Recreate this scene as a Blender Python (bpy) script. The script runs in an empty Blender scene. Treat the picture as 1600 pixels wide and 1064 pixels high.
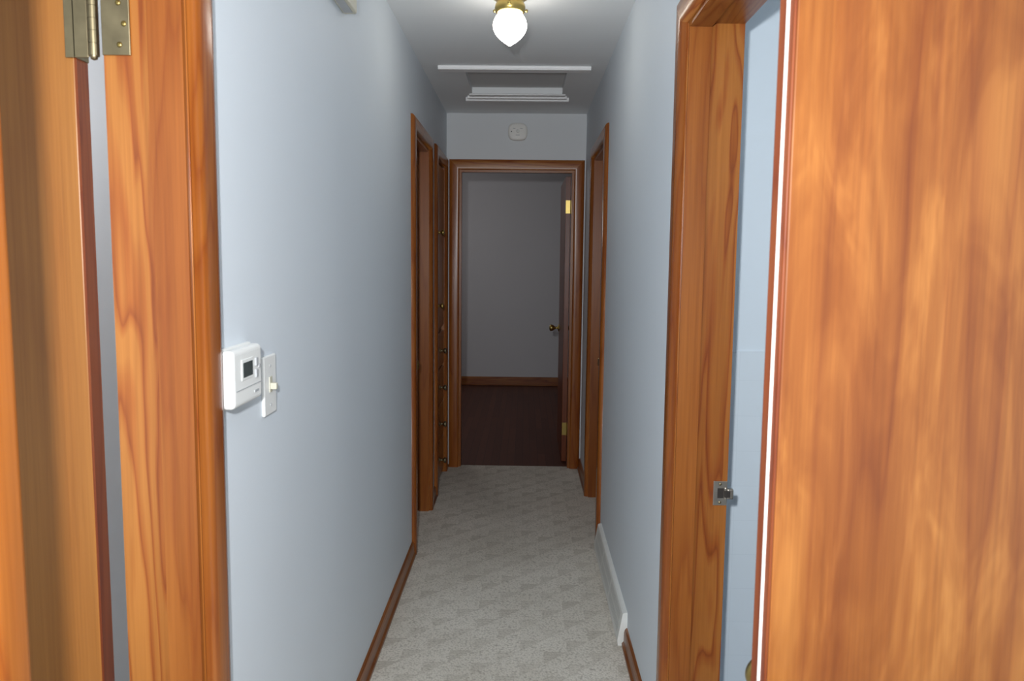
import bpy, bmesh, math
from mathutils import Vector, Matrix
S = bpy.context.scene
try:
    S.view_settings.view_transform = 'Standard'
    S.view_settings.look = 'None'
except Exception: pass

H = 2.44
XL, XR, YE = -0.54, 0.406, 5.44
TH = 0.133
THR = 0.144
DH = 2.06

# ---------------------------------------------------------------- materials
def newmat(name):
    m = bpy.data.materials.new(name); m.use_nodes = True
    nt = m.node_tree
    return m, nt, nt.nodes['Principled BSDF']
def N(nt, t, **k):
    n = nt.nodes.new(t)
    for a, b in k.items(): setattr(n, a, b)
    return n
def setin(n, **k):
    for a, b in k.items(): n.inputs[a.replace('_', ' ')].default_value = b
def ramp(nt, stops):
    r = N(nt, 'ShaderNodeValToRGB')
    e = r.color_ramp.elements
    while len(e) < len(stops): e.new(0.5)
    for i, (p, c) in enumerate(stops):
        e[i].position = p; e[i].color = (c[0], c[1], c[2], 1)
    return r
def math_(nt, op, a, b=None):
    m = N(nt, 'ShaderNodeMath', operation=op)
    for i, v in enumerate((a, b)):
        if v is None: continue
        if isinstance(v, (int, float)): m.inputs[i].default_value = v
        else: nt.links.new(v, m.inputs[i])
    return m.outputs[0]
def mixc(nt, fac, a, b, mode='MIX'):
    m = N(nt, 'ShaderNodeMix', data_type='RGBA', blend_type=mode)
    for i, v in ((0, fac), (6, a), (7, b)):
        if isinstance(v, (int, float)): m.inputs[i].default_value = v
        elif isinstance(v, tuple): m.inputs[i].default_value = (v[0], v[1], v[2], 1)
        else: nt.links.new(v, m.inputs[i])
    return m.outputs[2]

def wood(name, axis, light, dark, mid, rings=10.0, rough=0.30, across=12.0, along=0.9, line=0.75, spec=0.45, blotch=0.0, contrast=0.8, off=(0, 0, 0)):
    m, nt, p = newmat(name)
    tc = N(nt, 'ShaderNodeTexCoord')
    def mapped(s_ac, s_al):
        mp = N(nt, 'ShaderNodeMapping')
        sc = [s_ac] * 3; sc[axis] = s_al
        mp.inputs['Scale'].default_value = sc
        mp.inputs['Location'].default_value = off
        nt.links.new(tc.outputs['Object'], mp.inputs['Vector'])
        return mp.outputs['Vector']
    n1 = N(nt, 'ShaderNodeTexNoise'); setin(n1, Scale=1.0, Detail=3.0, Roughness=0.42, Distortion=0.3)
    nt.links.new(mapped(across, along), n1.inputs['Vector'])
    v = math_(nt, 'MULTIPLY', n1.outputs['Fac'], rings)
    v = math_(nt, 'FRACT', v)
    r = ramp(nt, [(0.0, mid), (0.15, light), (0.5, light), (0.85, mid), (0.95, dark), (1.0, mid)])
    nt.links.new(v, r.inputs[0])
    n2 = N(nt, 'ShaderNodeTexNoise'); setin(n2, Scale=1.0, Detail=4.0, Roughness=0.65)
    nt.links.new(mapped(160, 2.5), n2.inputs['Vector'])
    r2 = ramp(nt, [(0.3, (0.72, 0.66, 0.6)), (0.65, (1.06, 1.06, 1.06))])
    nt.links.new(n2.outputs['Fac'], r2.inputs[0])
    n3 = N(nt, 'ShaderNodeTexNoise'); setin(n3, Scale=1.0, Detail=1.0)
    nt.links.new(mapped(8, 0.6), n3.inputs['Vector'])
    r3 = ramp(nt, [(0.3, (0.74, 0.60, 0.46)), (0.7, (1.15, 1.18, 1.2))])
    nt.links.new(n3.outputs['Fac'], r3.inputs[0])
    base = mixc(nt, line, light, r.outputs[0])
    c = mixc(nt, 0.6, base, r2.outputs[0], 'MULTIPLY')
    c = mixc(nt, contrast, c, r3.outputs[0], 'MULTIPLY')
    if blotch:
        n4 = N(nt, 'ShaderNodeTexNoise'); setin(n4, Scale=1.0, Detail=3.0, Roughness=0.6, Distortion=0.8)
        nt.links.new(mapped(14, 3.6), n4.inputs['Vector'])
        r4 = ramp(nt, [(0.36, (0.84, 0.77, 0.68)), (0.5, (1, 1, 1)), (0.64, (1.30, 1.48, 1.75))])
        nt.links.new(n4.outputs['Fac'], r4.inputs[0])
        c = mixc(nt, blotch, c, r4.outputs[0], 'MULTIPLY')
    nt.links.new(c, p.inputs['Base Color'])
    p.inputs['Roughness'].default_value = rough
    p.inputs['Specular IOR Level'].default_value = spec
    bp = N(nt, 'ShaderNodeBump'); setin(bp, Strength=0.06, Distance=0.002)
    nt.links.new(n2.outputs['Fac'], bp.inputs['Height'])
    nt.links.new(bp.outputs[0], p.inputs['Normal'])
    return m

FL, FD, FM = (0.345, 0.130, 0.027), (0.17, 0.028, 0.005), (0.255, 0.064, 0.011)
woodZ = wood('fir_vertical', 2, FL, FD, FM)
woodX = wood('fir_along_x', 0, FL, FD, FM)
woodY = wood('fir_along_y', 1, FL, FD, FM)
stopZ = wood('fir_stop_vertical', 2, (0.30, 0.100, 0.019), FD, (0.225, 0.060, 0.010), line=0.4, rings=6, off=(3.1, 1.7, 0.4))
caseZ = wood('fir_casing_vertical', 2, (0.31, 0.100, 0.018), FD, (0.23, 0.056, 0.009), line=0.5, rings=7, off=(7.3, 2.2, 1.4), rough=0.24)
TL, TD, TM = (0.25, 0.088, 0.022), (0.14, 0.026, 0.005), (0.19, 0.055, 0.011)
baseX = wood('baseboard_x', 0, TL, TD, TM)
baseY = wood('baseboard_y', 1, TL, TD, TM)
slab = wood('birch_door', 2, (0.262, 0.090, 0.0165), (0.17, 0.044, 0.007), (0.215, 0.064, 0.0105), rings=4.0, rough=0.34, across=9.0, along=0.6, line=0.75, blotch=1.0, contrast=0.9)
slab_l = wood('birch_door_left', 2, (0.35, 0.150, 0.034), (0.26, 0.09, 0.018), (0.31, 0.12, 0.025), rings=2.0, rough=0.35, across=6.0, along=0.9, line=0.4)
slab_edge = wood('door_edge', 2, (0.20, 0.050, 0.012), (0.12, 0.02, 0.004), (0.16, 0.033, 0.007), rough=0.35)

def paint(name, col, bump=0.12, rough=0.6):
    m, nt, p = newmat(name)
    tc = N(nt, 'ShaderNodeTexCoord')
    n = N(nt, 'ShaderNodeTexNoise'); setin(n, Scale=1.3, Detail=3.0)
    nt.links.new(tc.outputs['Object'], n.inputs['Vector'])
    c = mixc(nt, n.outputs['Fac'], tuple(x * 0.97 for x in col), tuple(min(1, x * 1.03) for x in col))
    nt.links.new(c, p.inputs['Base Color'])
    n2 = N(nt, 'ShaderNodeTexNoise'); setin(n2, Scale=260.0, Detail=2.0)
    nt.links.new(tc.outputs['Object'], n2.inputs['Vector'])
    b = N(nt, 'ShaderNodeBump'); setin(b, Strength=bump, Distance=0.0015)
    nt.links.new(n2.outputs['Fac'], b.inputs['Height']); nt.links.new(b.outputs[0], p.inputs['Normal'])
    p.inputs['Roughness'].default_value = rough
    return m
wallm = paint('wall_paint_blue', (0.67, 0.725, 0.775))
wallend = paint('wall_paint_white', (0.69, 0.71, 0.73))
ceilm = paint('ceiling_paint', (0.80, 0.82, 0.83))
trimwhite = paint('white_trim_paint', (0.88, 0.88, 0.885), 0.02, 0.4)
bedwall = paint('bedroom_paint', (0.57, 0.565, 0.585))
hatchm = paint('hatch_panel_paint', (0.64, 0.65, 0.65), 0.05)

def plain(name, col, rough=0.4, metal=0.0, noise=0.06, emis=None, es=0):
    m, nt, p = newmat(name)
    tc = N(nt, 'ShaderNodeTexCoord'); n = N(nt, 'ShaderNodeTexNoise'); setin(n, Scale=30.0, Detail=2.0)
    nt.links.new(tc.outputs['Object'], n.inputs['Vector'])
    c = mixc(nt, n.outputs['Fac'], tuple(x * (1 - noise) for x in col), tuple(min(1, x * (1 + noise)) for x in col))
    nt.links.new(c, p.inputs['Base Color'])
    p.inputs['Roughness'].default_value = rough; p.inputs['Metallic'].default_value = metal
    if emis:
        p.inputs['Emission Color'].default_value = (*emis, 1); p.inputs['Emission Strength'].default_value = es
    return m
brass = plain('brass', (0.50, 0.37, 0.12), 0.3, 1.0, 0.15)
brass_old = plain('aged_brass', (0.30, 0.25, 0.15), 0.42, 1.0, 0.45)
steel = plain('strike_steel', (0.40, 0.37, 0.32), 0.4, 1.0, 0.3)
darkm = plain('dark_recess', (0.02, 0.015, 0.012), 0.6)
white_pl = plain('white_plastic', (0.80, 0.81, 0.79), 0.4, 0, 0.01)
det_pl = plain('detector_plastic', (0.82, 0.80, 0.76), 0.45, 0, 0.01)
cream_pl = plain('cream_plastic', (0.55, 0.53, 0.43), 0.45, 0, 0.02)
lcd = plain('lcd_screen', (0.05, 0.065, 0.065), 0.2, 0, 0.02)
grey_pl = plain('grey_plastic', (0.40, 0.41, 0.42), 0.5)
regm = plain('register_enamel', (0.78, 0.79, 0.76), 0.4)
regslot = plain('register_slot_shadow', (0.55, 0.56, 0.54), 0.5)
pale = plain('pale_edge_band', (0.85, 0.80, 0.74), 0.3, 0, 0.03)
globem = plain('opal_glass_lit', (0.9, 0.9, 0.88), 0.2, 0, 0.01, (1.0, 0.945, 0.86), 15)

# carpet
def carpet():
    m, nt, p = newmat('carpet_berber')
    tc = N(nt, 'ShaderNodeTexCoord'); sx = N(nt, 'ShaderNodeSeparateXYZ')
    nt.links.new(tc.outputs['Object'], sx.inputs[0])
    s = 0.088
    nd = N(nt, 'ShaderNodeTexNoise'); setin(nd, Scale=60.0, Detail=1.0)
    nt.links.new(tc.outputs['Object'], nd.inputs['Vector'])
    wob = math_(nt, 'MULTIPLY', math_(nt, 'SUBTRACT', nd.outputs['Fac'], 0.5), 0.15)
    x = math_(nt, 'ADD', math_(nt, 'DIVIDE', sx.outputs[0], s), wob); y = math_(nt, 'ADD', math_(nt, 'DIVIDE', sx.outputs[1], s), wob)
    fx = math_(nt, 'FRACT', x); fy = math_(nt, 'FRACT', y)
    tri = math_(nt, 'LESS_THAN', fx, fy)
    ix = math_(nt, 'FLOOR', x); iy = math_(nt, 'FLOOR', y)
    cb = N(nt, 'ShaderNodeCombineXYZ'); nt.links.new(ix, cb.inputs[0]); nt.links.new(iy, cb.inputs[1])
    par = math_(nt, 'MODULO', math_(nt, 'ABSOLUTE', math_(nt, 'ADD', ix, iy)), 2.0)
    wn = N(nt, 'ShaderNodeTexWhiteNoise'); nt.links.new(cb.outputs[0], wn.inputs['Vector'])
    amt = math_(nt, 'ADD', 0.35, math_(nt, 'MULTIPLY', wn.outputs['Value'], 0.65))
    msk = math_(nt, 'MULTIPLY', math_(nt, 'MULTIPLY', tri, amt), math_(nt, 'LESS_THAN', par, 0.5))
    rib = math_(nt, 'GREATER_THAN', math_(nt, 'FRACT', math_(nt, 'MULTIPLY', fy, 5.0)), 0.4)
    mskr = math_(nt, 'MULTIPLY', msk, math_(nt, 'ADD', 0.6, math_(nt, 'MULTIPLY', rib, 0.4)))
    vo = N(nt, 'ShaderNodeTexVoronoi'); setin(vo, Scale=135.0)
    nt.links.new(tc.outputs['Object'], vo.inputs['Vector'])
    r = ramp(nt, [(0.0, (0.78, 0.735, 0.66)), (0.5, (0.71, 0.67, 0.595)), (1.0, (0.46, 0.425, 0.365))])
    nt.links.new(vo.outputs['Distance'], r.inputs[0])
    c = mixc(nt, math_(nt, 'MULTIPLY', mskr, 0.65), r.outputs[0], (0.46, 0.42, 0.355))
    n = N(nt, 'ShaderNodeTexNoise'); setin(n, Scale=2.2, Detail=4.0)
    nt.links.new(tc.outputs['Object'], n.inputs['Vector'])
    r2 = ramp(nt, [(0.3, (0.86, 0.85, 0.83)), (0.65, (1, 1, 1))]); nt.links.new(n.outputs['Fac'], r2.inputs[0])
    c = mixc(nt, 1.0, c, r2.outputs[0], 'MULTIPLY')
    nt.links.new(c, p.inputs['Base Color']); p.inputs['Roughness'].default_value = 0.95
    p.inputs['Specular IOR Level'].default_value = 0.1
    h = math_(nt, 'ADD', math_(nt, 'MULTIPLY', vo.outputs['Distance'], -1.0), math_(nt, 'MULTIPLY', mskr, -0.35))
    b = N(nt, 'ShaderNodeBump'); setin(b, Strength=0.5, Distance=0.003)
    nt.links.new(h, b.inputs['Height']); nt.links.new(b.outputs[0], p.inputs['Normal'])
    return m
carpetm = carpet()

def brick(name, c1, c2, mort, w, h, msz, vec_swap=False, rough=0.3, offset=0.5, spec=0.5):
    m, nt, p = newmat(name)
    tc = N(nt, 'ShaderNodeTexCoord'); sx = N(nt, 'ShaderNodeSeparateXYZ'); cb = N(nt, 'ShaderNodeCombineXYZ')
    nt.links.new(tc.outputs['Object'], sx.inputs[0])
    a, b_ = (0, 2) if vec_swap == 'XZ' else ((1, 0) if vec_swap == 'YX' else (0, 1))
    nt.links.new(sx.outputs[a], cb.inputs[0]); nt.links.new(sx.outputs[b_], cb.inputs[1])
    br = N(nt, 'ShaderNodeTexBrick', offset=offset)
    nt.links.new(cb.outputs[0], br.inputs['Vector'])
    br.inputs['Color1'].default_value = (*c1, 1); br.inputs['Color2'].default_value = (*c2, 1); br.inputs['Mortar'].default_value = (*mort, 1)
    setin(br, Scale=1.0, Mortar_Size=msz, Brick_Width=w, Row_Height=h)
    nt.links.new(br.outputs['Color'], p.inputs['Base Color']); p.inputs['Roughness'].default_value = rough
    p.inputs['Specular IOR Level'].default_value = spec
    return m
tilem = brick('bath_wall_tile', (0.64, 0.715, 0.775), (0.635, 0.71, 0.77), (0.60, 0.675, 0.735), 0.11, 0.11, 0.001, 'XZ', 0.35, 0.0)
bathwall = paint('bathroom_paint_pale_blue', (0.63, 0.71, 0.775))
bathfloor = brick('bath_floor_tile', (0.5, 0.55, 0.6), (0.42, 0.48, 0.55), (0.3, 0.3, 0.3), 0.05, 0.05, 0.002)
woodfloor = brick('bedroom_hardwood', (0.125, 0.042, 0.024), (0.095, 0.031, 0.018), (0.04, 0.015, 0.009), 0.9, 0.057, 0.0012, 'YX', 0.5, 0.5, 0.2)

# ---------------------------------------------------------------- mesh helpers
def finish(bm, name, mats, parent=None, smooth=False, bevel=0, seg=2):
    bmesh.ops.recalc_face_normals(bm, faces=bm.faces)
    me = bpy.data.meshes.new(name); bm.to_mesh(me); bm.free()
    for m in (mats if isinstance(mats, (list, tuple)) else [mats]): me.materials.append(m)
    o = bpy.data.objects.new(name, me); S.collection.objects.link(o)
    if smooth:
        for f in me.polygons: f.use_smooth = True
    if bevel:
        md = o.modifiers.new('bevel', 'BEVEL'); md.width = bevel; md.segments = seg; md.limit_method = 'ANGLE'
        md.harden_normals = False
    if parent: o.parent = parent
    return o
def addbox(bm, x0, x1, y0, y1, z0, z1, mi=0, fn=None):
    f = fn or (lambda a, b, c: (a, b, c))
    v = [bm.verts.new(f(x, y, z)) for x in (x0, x1) for y in (y0, y1) for z in (z0, z1)]
    for q in ((0,1,3,2),(4,6,7,5),(0,4,5,1),(2,3,7,6),(0,2,6,4),(1,5,7,3)):
        fc = bm.faces.new([v[i] for i in q]); fc.material_index = mi
def boxes(name, lst, mats, parent=None, bevel=0, seg=2, fn=None):
    bm = bmesh.new()
    for b in lst:
        mi = b[6] if len(b) > 6 else 0
        addbox(bm, *b[:6], mi, fn)
    return finish(bm, name, mats, parent, bevel=bevel, seg=seg)
def empty(name, loc=(0, 0, 0)):
    e = bpy.data.objects.new(name, None); e.location = loc; S.collection.objects.link(e)
    e.empty_display_size = 0.1
    return e
def lathe(name, prof, mat, M=Matrix(), parent=None, n=40, sq=None):
    """sq: superellipse exponent and aspect for squarish round forms"""
    bm = bmesh.new(); rings = []
    def pt(r, a, z):
        c, s = math.cos(a), math.sin(a)
        if sq:
            k = 1.0 / ((abs(c) ** sq[0] + abs(s) ** sq[0]) ** (1 / sq[0]))
            return M @ Vector((r * k * c, r * k * s * sq[1], z))
        return M @ Vector((r * c, r * s, z))
    for r, z in prof:
        if r < 1e-5: rings.append([bm.verts.new(M @ Vector((0, 0, z)))])
        else: rings.append([bm.verts.new(pt(r, 2 * math.pi * i / n, z)) for i in range(n)])
    for a, b in zip(rings, rings[1:]):
        for i in range(n):
            j = (i + 1) % n
            vs = [a[i % len(a)], a[j % len(a)], b[j % len(b)], b[i % len(b)]]
            u = []
            for w in vs:
                if w not in u: u.append(w)
            if len(u) > 2: bm.faces.new(u)
    return finish(bm, name, mat, parent, smooth=True)

def framemap(side):
    if side == 'L': return lambda u, t, z: (XL + t, u, z)
    if side == 'R': return lambda u, t, z: (XR - t, u, z)
    if side == 'E': return lambda u, t, z: (u, YE - t, z)
PROF = [(0, -0.001), (0, 0.011), (0.002, 0.016), (0.007, 0.0195), (0.014, 0.021), (0.045, 0.021), (0.056, 0.0195), (0.064, 0.015), (0.069, 0.008), (0.070, -0.001)]
def frame(name, side, a0, a1, stop=True, H_=DH, both=True, stopw=0.058):
    F = framemap(side); horiz = woodX if side == 'E' else woodY
    th = THR if side == 'R' else TH
    bm = bmesh.new()
    def casing(flip):
        rows = []
        for w, t in PROF:
            w += 0.004
            tt = t if not flip else -th - t
            rows.append([bm.verts.new(F(u, tt, z)) for u, z in ((a0 - w, 0.0), (a0 - w, H_ + w), (a1 + w, H_ + w), (a1 + w, 0.0))])
        for r0, r1 in zip(rows, rows[1:]):
            for k in range(3):
                f = bm.faces.new((r0[k], r0[k+1], r1[k+1], r1[k])); f.material_index = 1 if k == 1 else 3; f.smooth = True
    casing(False)
    if both: casing(True)
    addbox(bm, a0 - 0.02, a0, -th, 0.0, 0, H_ + 0.02, 0, F)
    addbox(bm, a1, a1 + 0.02, -th, 0.0, 0, H_ + 0.02, 0, F)
    addbox(bm, a0, a1, -th, 0.0, H_, H_ + 0.02, 1, F)
    if stop:
        for q in ((a0, a0 + 0.011, -stopw, -0.002, 0, H_ - 0.011, 2), (a1 - 0.011, a1, -stopw, -0.002, 0, H_ - 0.011, 2), (a0, a1, -stopw, -0.002, H_ - 0.011, H_, 1)):
            addbox(bm, *q, F)
        g = 0.0012  # thin dark strips laid in as the shadow line beside each stop
        addbox(bm, a0, a0 + 0.001, -stopw - g, -stopw, 0, H_ - 0.001, 4, F)
        addbox(bm, a1 - 0.001, a1, -stopw - g, -stopw, 0, H_ - 0.001, 4, F)
    return finish(bm, name, [woodZ, horiz, stopZ, caseZ, darkm])

def knob(parent, base, d, mat=brass, r=0.027, L=0.062):
    d = Vector(d).normalized()
    M = Matrix.Translation(Vector(base)) @ d.to_track_quat('Z', 'Y').to_matrix().to_4x4()
    prof = [(0, 0), (0.031, 0), (0.031, 0.003), (0.027, 0.007), (0.012, 0.010), (0.010, 0.014), (0.010, L - 0.030),
            (0.015, L - 0.024), (r * 0.86, L - 0.014), (r, L), (r * 0.94, L + 0.009), (r * 0.6, L + 0.015), (0, L + 0.017)]
    return lathe('knob', prof, mat, M, parent)

# ---------------------------------------------------------------- shell
OL = [(0.80, 1.28), (3.82, 4.45), (4.78, 5.30)]
OR = [(1.20, 2.07), (4.03, 4.77)]
OE = (-0.448, 0.325)
def wallsegs(y0, y1, ops, xa, xb):
    out = []; y = y0
    for a, b in ops:
        out.append((xa, xb, y, a - 0.02, 0, H)); out.append((xa, xb, a - 0.02, b + 0.02, DH + 0.02, H)); y = b + 0.02
    out.append((xa, xb, y, y1, 0, H)); return out
boxes('wall_left', wallsegs(-1.6, YE, OL, XL - TH, XL), wallm)
boxes('wall_right', wallsegs(1.15, YE, OR, XR, XR + THR), wallm)
boxes('wall_end', [(-2.6, OE[0] - 0.02, YE, YE + TH, 0, H), (OE[1] + 0.02, 2.2, YE, YE + TH, 0, H), (OE[0] - 0.02, OE[1] + 0.02, YE, YE + TH, DH + 0.02, H)], wallend)
boxes('wall_front', [(XR + THR, 3.0, 1.15, 1.15 + TH, 0, H)], wallm)
HX0, HX1, HY0, HY1 = -0.325, 0.21, 4.22, 4.80
boxes('ceiling', [(-2.6, 3.0, -1.6, HY0, H, H + 0.12), (-2.6, HX0, HY0, HY1, H, H + 0.12), (HX1, 3.0, HY0, HY1, H, H + 0.12), (-2.6, 3.0, HY1, 9.3, H, H + 0.12)], ceilm)
boxes('floor', [(-2.6, 3.0, -1.6, YE + 0.04, -0.06, 0)], carpetm)
boxes('floor_bedroom', [(-2.6, 2.2, YE + 0.04, 9.3, -0.06, -0.004)], woodfloor)
boxes('wall_bedroom_back', [(-2.6, 2.2, 9.08, 9.2, 0, H)], bedwall)
boxes('wall_bedroom_left', [(-2.6, -2.5, YE + TH, 9.08, 0, H)], bedwall)
boxes('wall_bedroom_right', [(2.1, 2.2, YE + TH, 9.08, 0, H)], bedwall)
boxes('baseboard_bedroom', [(-2.5, 2.1, 9.062, 9.08, 0, 0.10), (-2.5, 2.1, 9.050, 9.062, 0, 0.02)], woodX, bevel=0.004)
boxes('wall_bathroom_back', [(XR + THR, 2.4, 2.40, 2.52, 0, H)], bathwall)
boxes('tile_wainscot', [(XR + THR, 2.4, 2.394, 2.40, 0, 1.19)], tilem)
boxes('wall_bathroom_right', [(2.4, 2.5, 1.15 + TH, 2.52, 0, H)], bathwall)
boxes('floor_bathroom', [(XR + 0.05, 2.4, 1.15 + TH, 2.40, 0, 0.008)], bathfloor)
boxes('wall_left_room_back', [(-2.5, XL - TH, 1.95, 2.05, 0, H)], wallend)
boxes('wall_left_room_side', [(-2.6, -2.5, -1.6, 2.05, 0, H)], wallend)

frame('trim_1', 'L', *OL[0], both=False)
frame('trim_2', 'L', *OL[1])
frame('trim_3', 'L', *OL[2], stop=False, both=False)
frame('trim_4', 'R', *OR[0], both=False)
frame('trim_5', 'R', *OR[1])
frame('trim_6', 'E', *OE)

def bb(name, segs, side):
    F = framemap(side); bm = bmesh.new()
    prof = [(0, 0), (0.020, 0), (0.020, 0.012), (0.013, 0.020), (0.012, 0.055), (0.009, 0.066), (0.004, 0.072), (0, 0.073)]
    for a, b in segs:
        A = [bm.verts.new(F(a, t, z)) for t, z in prof]; B = [bm.verts.new(F(b, t, z)) for t, z in prof]
        for i in range(len(prof)):
            j = (i + 1) % len(prof); bm.faces.new((A[i], A[j], B[j], B[i]))
        bm.faces.new(A); bm.faces.new(B[::-1])
    return finish(bm, name, [baseX if side == 'E' else baseY])
bb('baseboard_left', [(-1.6, 0.726), (1.354, 3.746), (4.524, 4.706), (5.374, YE)], 'L')
bb('baseboard_right', [(2.144, 2.87), (3.90, 3.956), (4.844, YE)], 'R')

# ---------------------------------------------------------------- doors
e = empty('door_1')
boxes('slab', [(0.280, 0.315, 5.585, 6.335, 0.012, 2.04)], slab_edge, e, bevel=0.002)
knob(e, (0.280, 6.275, 0.92), (-1, 0, 0), brass)
knob(e, (0.315, 6.275, 0.92), (1, 0, 0), brass)
for zc in (1.83, 0.25):
    boxes('hinge_leaf', [(0.282, 0.313, 5.581, 5.586, zc - 0.045, zc + 0.045)], brass, e)
    lathe('hinge_pin', [(0, -0.05), (0.006, -0.05), (0.006, 0.05), (0, 0.05)], brass, Matrix.Translation((0.3195, 5.579, zc)), e, 16)
e = empty('door_2')
boxes('slab', [(XL - 0.097, XL - 0.060, 3.823, 4.447, 0.012, 2.055)], slab, e, bevel=0.002)
knob(e, (XL - 0.060, 3.89, 0.93), (1, 0, 0))
e = empty('door_3')
boxes('slab', [(XR + 0.060, XR + 0.097, OR[1][0] + .003, OR[1][1] - .003, 0.012, 2.055)], slab, e, bevel=0.002)
knob(e, (XR + 0.060, 4.10, 0.93), (-1, 0, 0))
e = empty('linen_cupboard')
boxes('carcass', [(XL - 0.12, XL - 0.020, 4.781, 5.299, 0.0, 2.055)], slab_edge, e)
fr = [(XL - 0.019, XL - 0.002, 4.788, 5.292, 1.02, 2.045)]
zz = 0.04
for i in range(4):
    fr.append((XL - 0.019, XL - 0.002, 4.788, 5.292, zz, zz + 0.225)); zz += 0.24
boxes('door_and_drawer_fronts', fr, woodZ, e, bevel=0.004)
kp = [(0, 0), (0.018, 0), (0.018, 0.003), (0.007, 0.006), (0.007, 0.022), (0.017, 0.030), (0.019, 0.038), (0.012, 0.044), (0, 0.045)]
Ry = Matrix.Rotation(math.pi / 2, 4, 'Y')
boxes('latch_plate', [(XL - 0.002, XL + 0.004, 4.835, 4.875, 1.55, 1.67)], brass, e, bevel=0.002)
lathe('pull', kp, brass, Matrix.Translation((XL + 0.002, 4.855, 1.62)) @ Ry, e, 24)
lathe('lower_pull', kp, brass, Matrix.Translation((XL - 0.002, 4.855, 1.17)) @ Ry, e, 24)
zz = 0.15
for i in range(4):
    lathe('drawer_pull', kp, brass_old, Matrix.Translation((XL - 0.002, 5.04, zz)) @ Ry, e, 24); zz += 0.24

# near left door, opened 90 degrees into room
yj = OL[0][1]
e = empty('door_4')
boxes('slab', [(-1.165, -0.732, yj + 0.020, yj + 0.055, 0.012, 2.045)], slab_l, e, bevel=0.002)
boxes('hinge_edge', [(-0.7325, -0.7285, yj + 0.021, yj + 0.054, 0.013, 2.044)], slab_edge, e)
knob(e, (-1.105, yj + 0.020, 0.93), (0, -1, 0))
for zc in (1.825, 0.25):
    boxes('jamb_leaf', [(-0.673, -0.628, yj - 0.0045, yj - 0.0005, zc - 0.048, zc + 0.048)], brass_old, e, bevel=0.001)
    boxes('door_leaf', [(-0.7285, -0.7250, yj + 0.012, yj + 0.052, zc - 0.048, zc + 0.048), (-0.742, -0.704, yj + 0.012, yj + 0.0155, zc - 0.048, zc + 0.048)], brass_old, e, bevel=0.001)
    for k in range(5):
        z0 = -0.048 + k * 0.0192
        o = lathe('hinge_knuckle', [(0, z0 + 0.0002), (0.0086, z0 + 0.0002), (0.0086, z0 + 0.0002), (0.0086, z0 + 0.0188), (0.0086, z0 + 0.0188), (0, z0 + 0.0188)],
              brass_old, Matrix.Translation((-0.690, yj + 0.003, zc)), e, 20)
        for f in o.data.polygons: f.use_smooth = False
    lathe('hinge_pin', [(0, -0.055), (0.005, -0.053), (0.0065, -0.048), (0.0065, 0.048), (0.007, 0.050), (0.005, 0.055), (0, 0.056)], brass_old, Matrix.Translation((-0.690, yj + 0.003, zc)), e, 20)
    for dz in (-0.032, 0, 0.032):
        lathe('screw', [(0, 0), (0.0045, 0), (0.003, 0.0012), (0, 0.0014)], brass,
              Matrix.Translation((-0.645 + (0.008 if dz == 0 else 0), yj - 0.0045, zc + dz)) @ Matrix.Rotation(math.pi / 2, 4, 'X'), e, 14)

# near right door
e = empty('door_5', (0.312, 0.96, 0))
e.rotation_euler = (0, 0, math.radians(12))
boxes('slab', [(0.004, 0.72, 0, 0.035, 0.012, 2.05)], slab, e, bevel=0.002)
boxes('edge_band', [(0.0, 0.004, 0.0, 0.035, 0.012, 2.05)], slab_edge, e, bevel=0.0012)
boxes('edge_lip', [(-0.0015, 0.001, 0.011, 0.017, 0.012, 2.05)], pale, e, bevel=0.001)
knob(e, (0.056, 0.035, 0.88), (0, 1, 0))
knob(e, (0.056, 0.0, 0.865), (0, -1, 0))
boxes('latch_plate', [(-0.002, 0.001, 0.006, 0.030, 0.845, 0.905), (-0.010, 0.0, 0.012, 0.024, 0.865, 0.885)], brass, e, bevel=0.001)

# strike plate on right jamb
e = empty('strike_plate')
yj = OR[0][1]; dx = 0.011
boxes('plate', [(0.502 + dx, 0.539 + dx, yj - 0.0025, yj + 0.0005, 0.810, 0.876)], steel, e, bevel=0.0008)
boxes('lip', [(0.537 + dx, 0.554 + dx, yj - 0.012, yj + 0.0005, 0.829, 0.857), (0.531 + dx, 0.539 + dx, yj - 0.006, yj + 0.0005, 0.826, 0.860)], steel, e, bevel=0.003)
boxes('latch_hole', [(0.513 + dx, 0.530 + dx, yj - 0.0032, yj, 0.830, 0.857)], darkm, e)
boxes('latch_bolt', [(0.530 + dx, 0.545 + dx, yj - 0.014, yj - 0.006, 0.834, 0.852)], darkm, e, bevel=0.002)
for z in (0.818, 0.868):
    lathe('screw', [(0, 0), (0.004, 0), (0.003, 0.001), (0, 0.0012)], brass_old, Matrix.Translation((0.520 + dx, yj - 0.0025, z)) @ Matrix.Rotation(math.pi / 2, 4, 'X'), e, 14)

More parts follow.
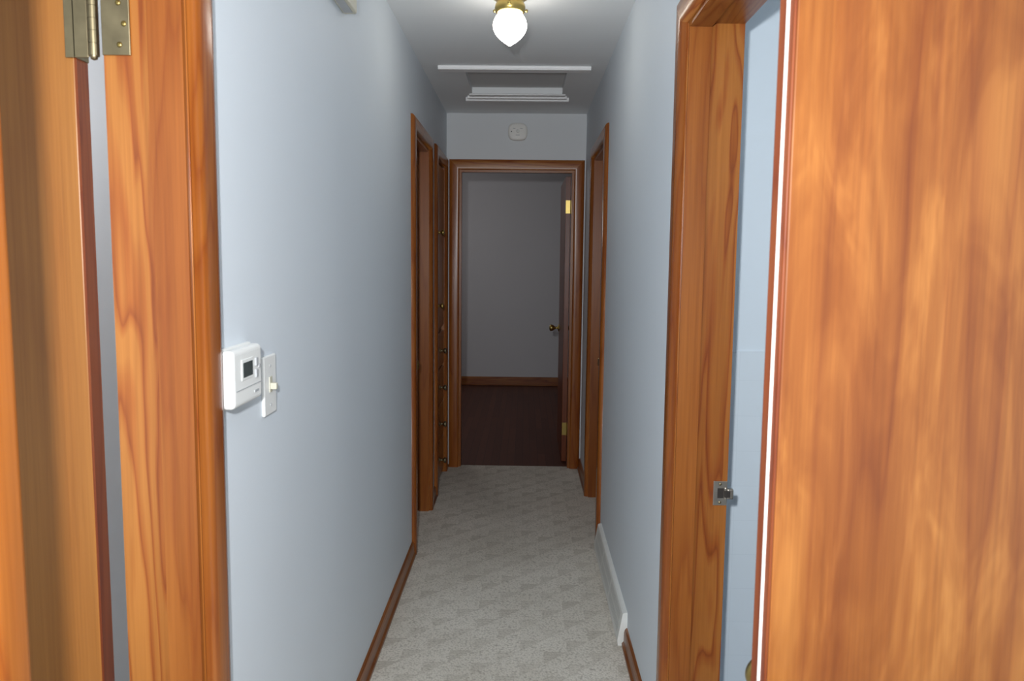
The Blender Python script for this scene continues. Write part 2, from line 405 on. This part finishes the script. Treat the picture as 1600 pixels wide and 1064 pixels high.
# ---------------------------------------------------------------- light fixture
e = empty('ceiling_light')
FX, FY = -0.066, 3.03
T = Matrix.Translation((FX, FY, H))
lathe('brass_canopy', [(0, 0), (0.066, 0), (0.069, -0.006), (0.066, -0.016), (0.058, -0.022), (0.052, -0.026), (0.050, -0.034), (0.055, -0.040), (0.057, -0.052), (0.055, -0.064), (0.050, -0.070), (0.044, -0.071), (0.044, -0.060), (0, -0.060)], brass, T, e, 48)
lathe('glass_globe', [(0.038, -0.060), (0.042, -0.070), (0.052, -0.082), (0.060, -0.097), (0.0635, -0.112), (0.0615, -0.129), (0.053, -0.146), (0.040, -0.161), (0.024, -0.174), (0.012, -0.182), (0.005, -0.187), (0, -0.189)], globem, T, e, 48)
for k in range(3):
    a = k * 2.094 + 0.5
    lathe('thumb_screw', [(0, 0), (0.0035, 0), (0.0035, 0.012), (0.006, 0.013), (0.006, 0.018), (0, 0.019)], brass,
          T @ Matrix.Translation((0.054 * math.cos(a), 0.054 * math.sin(a), -0.052)) @ Matrix.Rotation(a, 4, 'Z') @ Matrix.Rotation(math.pi / 2, 4, 'Y'), e, 12)

# attic hatch
e = empty('attic_hatch')
boxes('panel', [(HX0 - 0.02, HX1 + 0.02, HY0 - 0.02, HY1 + 0.02, H + 0.121, H + 0.135)], hatchm, e)
boxes('panel_board', [(HX0 + 0.001, HX1 - 0.001, HY0 + 0.001, HY1 - 0.001, H + 0.035, H + 0.05)], hatchm, e)
boxes('near_moulding', [(-0.456, 0.326, 4.12, 4.215, H - 0.014, H), (-0.456, 0.326, 4.12, 4.145, H - 0.020, H - 0.014)], trimwhite, e, bevel=0.003)
boxes('far_moulding', [(-0.372, 0.256, 4.90, 4.945, H - 0.024, H), (-0.358, 0.242, 4.86, 4.90, H - 0.016, H), (-0.345, 0.230, 4.805, 4.86, H - 0.008, H)], trimwhite, e, bevel=0.003)

# smoke detector
e = empty('smoke_detector')
Rx = Matrix.Rotation(math.pi / 2, 4, 'X')
M = Matrix.Translation((-0.058, YE, 2.315)) @ Rx
lathe('body', [(0, 0), (0.064, 0), (0.065, 0.008), (0.060, 0.010), (0.060, 0.014), (0.065, 0.017), (0.065, 0.030), (0.061, 0.036), (0.052, 0.039), (0.03, 0.040), (0, 0.040)], det_pl, M, e, 64, sq=(3.0, 0.88))
boxes('vents', [(-0.058 + 0.024 * i - 0.008, -0.058 + 0.024 * i + 0.008, YE - 0.0412, YE - 0.036, 2.334, 2.3375) for i in (-1, 1)], grey_pl, e)
lathe('indicator', [(0, 0), (0.004, 0), (0.003, 0.002), (0, 0.0022)], darkm, Matrix.Translation((-0.100, YE - 0.0385, 2.315)) @ Rx, e, 12)
lathe('test_button', [(0, 0), (0.011, 0), (0.010, 0.003), (0, 0.0035)], white_pl, Matrix.Translation((-0.058, YE - 0.0398, 2.318)) @ Rx, e, 24)
boxes('label', [(-0.072, -0.044, YE - 0.0408, YE - 0.039, 2.290, 2.2935)], grey_pl, e)

# thermostat
e = empty('thermostat')
D = 0.022
boxes('back_plate', [(XL, XL + 0.010, 1.334 + D, 1.490 + D, 1.188, 1.298)], white_pl, e, bevel=0.003)
boxes('case', [(XL + 0.008, XL + 0.032, 1.335 + D, 1.487 + D, 1.191, 1.296)], white_pl, e, bevel=0.009, seg=4)
boxes('display_bezel', [(XL + 0.031, XL + 0.0335, 1.374 + D, 1.434 + D, 1.238, 1.276)], white_pl, e, bevel=0.001)
boxes('display', [(XL + 0.033, XL + 0.0342, 1.380 + D, 1.428 + D, 1.243, 1.270)], lcd, e)
boxes('buttons', [(XL + 0.031, XL + 0.035, 1.446 + D, 1.458 + D, 1.256, 1.272), (XL + 0.031, XL + 0.035, 1.446 + D, 1.458 + D, 1.234, 1.250), (XL + 0.031, XL + 0.034, 1.464 + D, 1.472 + D, 1.250, 1.258)], grey_pl, e, bevel=0.002)
boxes('lower_ridge', [(XL + 0.031, XL + 0.033, 1.345 + D, 1.478 + D, 1.222, 1.2235)], grey_pl, e)
boxes('slider', [(XL + 0.031, XL + 0.0335, 1.44 + D, 1.462 + D, 1.207, 1.211)], grey_pl, e)

# light switch
e = empty('light_switch')
boxes('cover_plate', [(XL, XL + 0.007, 1.594, 1.672, 1.131, 1.256)], white_pl, e, bevel=0.003, seg=3)
boxes('toggle', [(XL + 0.006, XL + 0.021, 1.628, 1.639, 1.184, 1.198)], cream_pl, e, bevel=0.002)
boxes('toggle_surround', [(XL + 0.006, XL + 0.0085, 1.625, 1.642, 1.178, 1.211)], cream_pl, e, bevel=0.0005)
for z in (1.151, 1.234):
    lathe('screw', [(0, 0), (0.0035, 0), (0.0025, 0.001), (0, 0.0012)], grey_pl, Matrix.Translation((XL + 0.007, 1.633, z)) @ Ry, e, 12)

# door chime high on left wall
e = empty('door_chime')
boxes('cover', [(XL, XL + 0.040, 2.14, 2.385, 2.170, 2.32)], cream_pl, e, bevel=0.006, seg=3)
boxes('bottom_vent', [(XL + 0.008, XL + 0.032, 2.165, 2.363, 2.1685, 2.171)], grey_pl, e)

# baseboard register on right wall
e = empty('baseboard_register')
F = framemap('R')
bm = bmesh.new()
prof = [(0, 0), (0.034, 0), (0.036, 0.02), (0.018, 0.125), (0.012, 0.13), (0, 0.13)]
A = [bm.verts.new(F(2.875, t, z)) for t, z in prof]; B = [bm.verts.new(F(3.895, t, z)) for t, z in prof]
for i in range(len(prof)):
    j = (i + 1) % len(prof); bm.faces.new((A[i], A[j], B[j], B[i]))
bm.faces.new(A); bm.faces.new(B[::-1])
finish(bm, 'body', regm, e)
bm = bmesh.new()
for i in range(58):
    u = 2.92 + i * 0.016
    if i in (19, 20, 39, 40): continue
    for z0, z1 in ((0.035, 0.068), (0.076, 0.110)):
        pts = []
        for uu in (u, u + 0.006):
            for z in (z0, z1):
                t = 0.036 - 0.018 * (z - 0.02) / 0.105
                pts += [(uu, t + 0.0006, z), (uu, t - 0.002, z)]
        v = [bm.verts.new(F(*q)) for q in pts]
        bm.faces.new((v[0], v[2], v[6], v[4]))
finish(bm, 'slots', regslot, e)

# ---------------------------------------------------------------- lights
def area(name, loc, rot, size, power, col):
    l = bpy.data.lights.new(name, 'AREA'); l.size = size; l.energy = power; l.color = col
    o = bpy.data.objects.new(name, l); o.location = loc; o.rotation_euler = rot; S.collection.objects.link(o); return o
area('camera_flash', (-0.095, -0.02, 1.60), (math.radians(86), 0, 0), 0.05, 40, (0.96, 0.98, 1.0))
def point(name, loc, e, col, r=0.12):
    l = bpy.data.lights.new(name, 'POINT'); l.energy = e; l.color = col; l.shadow_soft_size = r
    o = bpy.data.objects.new(name, l); o.location = loc; S.collection.objects.link(o)
point('bedroom_fill', (-1.2, 7.3, 2.1), 10, (1, 0.95, 0.93), 0.15)  # unseen fill light, added to lift the dim bedroom walls
point('bathroom_fill', (1.5, 1.8, 2.2), 5, (0.95, 0.98, 1.0))  # added light without a fixture, brightens the bathroom strip past the jamb
point('left_room_fill', (-1.5, 1.66, 1.9), 9, (0.97, 0.98, 1.0))  # added behind the open door to lighten the wall in the hinge gap
w = bpy.data.worlds.new('world'); S.world = w; w.use_nodes = True
w.node_tree.nodes['Background'].inputs[0].default_value = (0.90, 0.95, 1.0, 1)
w.node_tree.nodes['Background'].inputs[1].default_value = 1.35

# ---------------------------------------------------------------- camera
cam = bpy.data.cameras.new('camera'); co = bpy.data.objects.new('camera', cam); S.collection.objects.link(co)
f_px = 1230.0
cam.sensor_width = 23.6; cam.lens = f_px / 1600 * 23.6
th = math.atan(127 / f_px); ps = math.atan(18.7 / f_px); ro = 0.0105
fw = Vector((-math.sin(ps) * math.cos(th), math.cos(ps) * math.cos(th), -math.sin(th)))
rt = Vector((math.cos(ps), math.sin(ps), 0)); up = rt.cross(fw)
up2 = up * math.cos(ro) - rt * math.sin(ro); rt2 = rt * math.cos(ro) + up * math.sin(ro)
Mx = Matrix((rt2, up2, -fw)).transposed().to_4x4(); Mx.translation = Vector((0, 0, 1.462))
co.matrix_world = Mx
cam.clip_start = 0.02
cam.dof.use_dof = True; cam.dof.focus_distance = 3.0; cam.dof.aperture_fstop = 5.6
S.camera = co
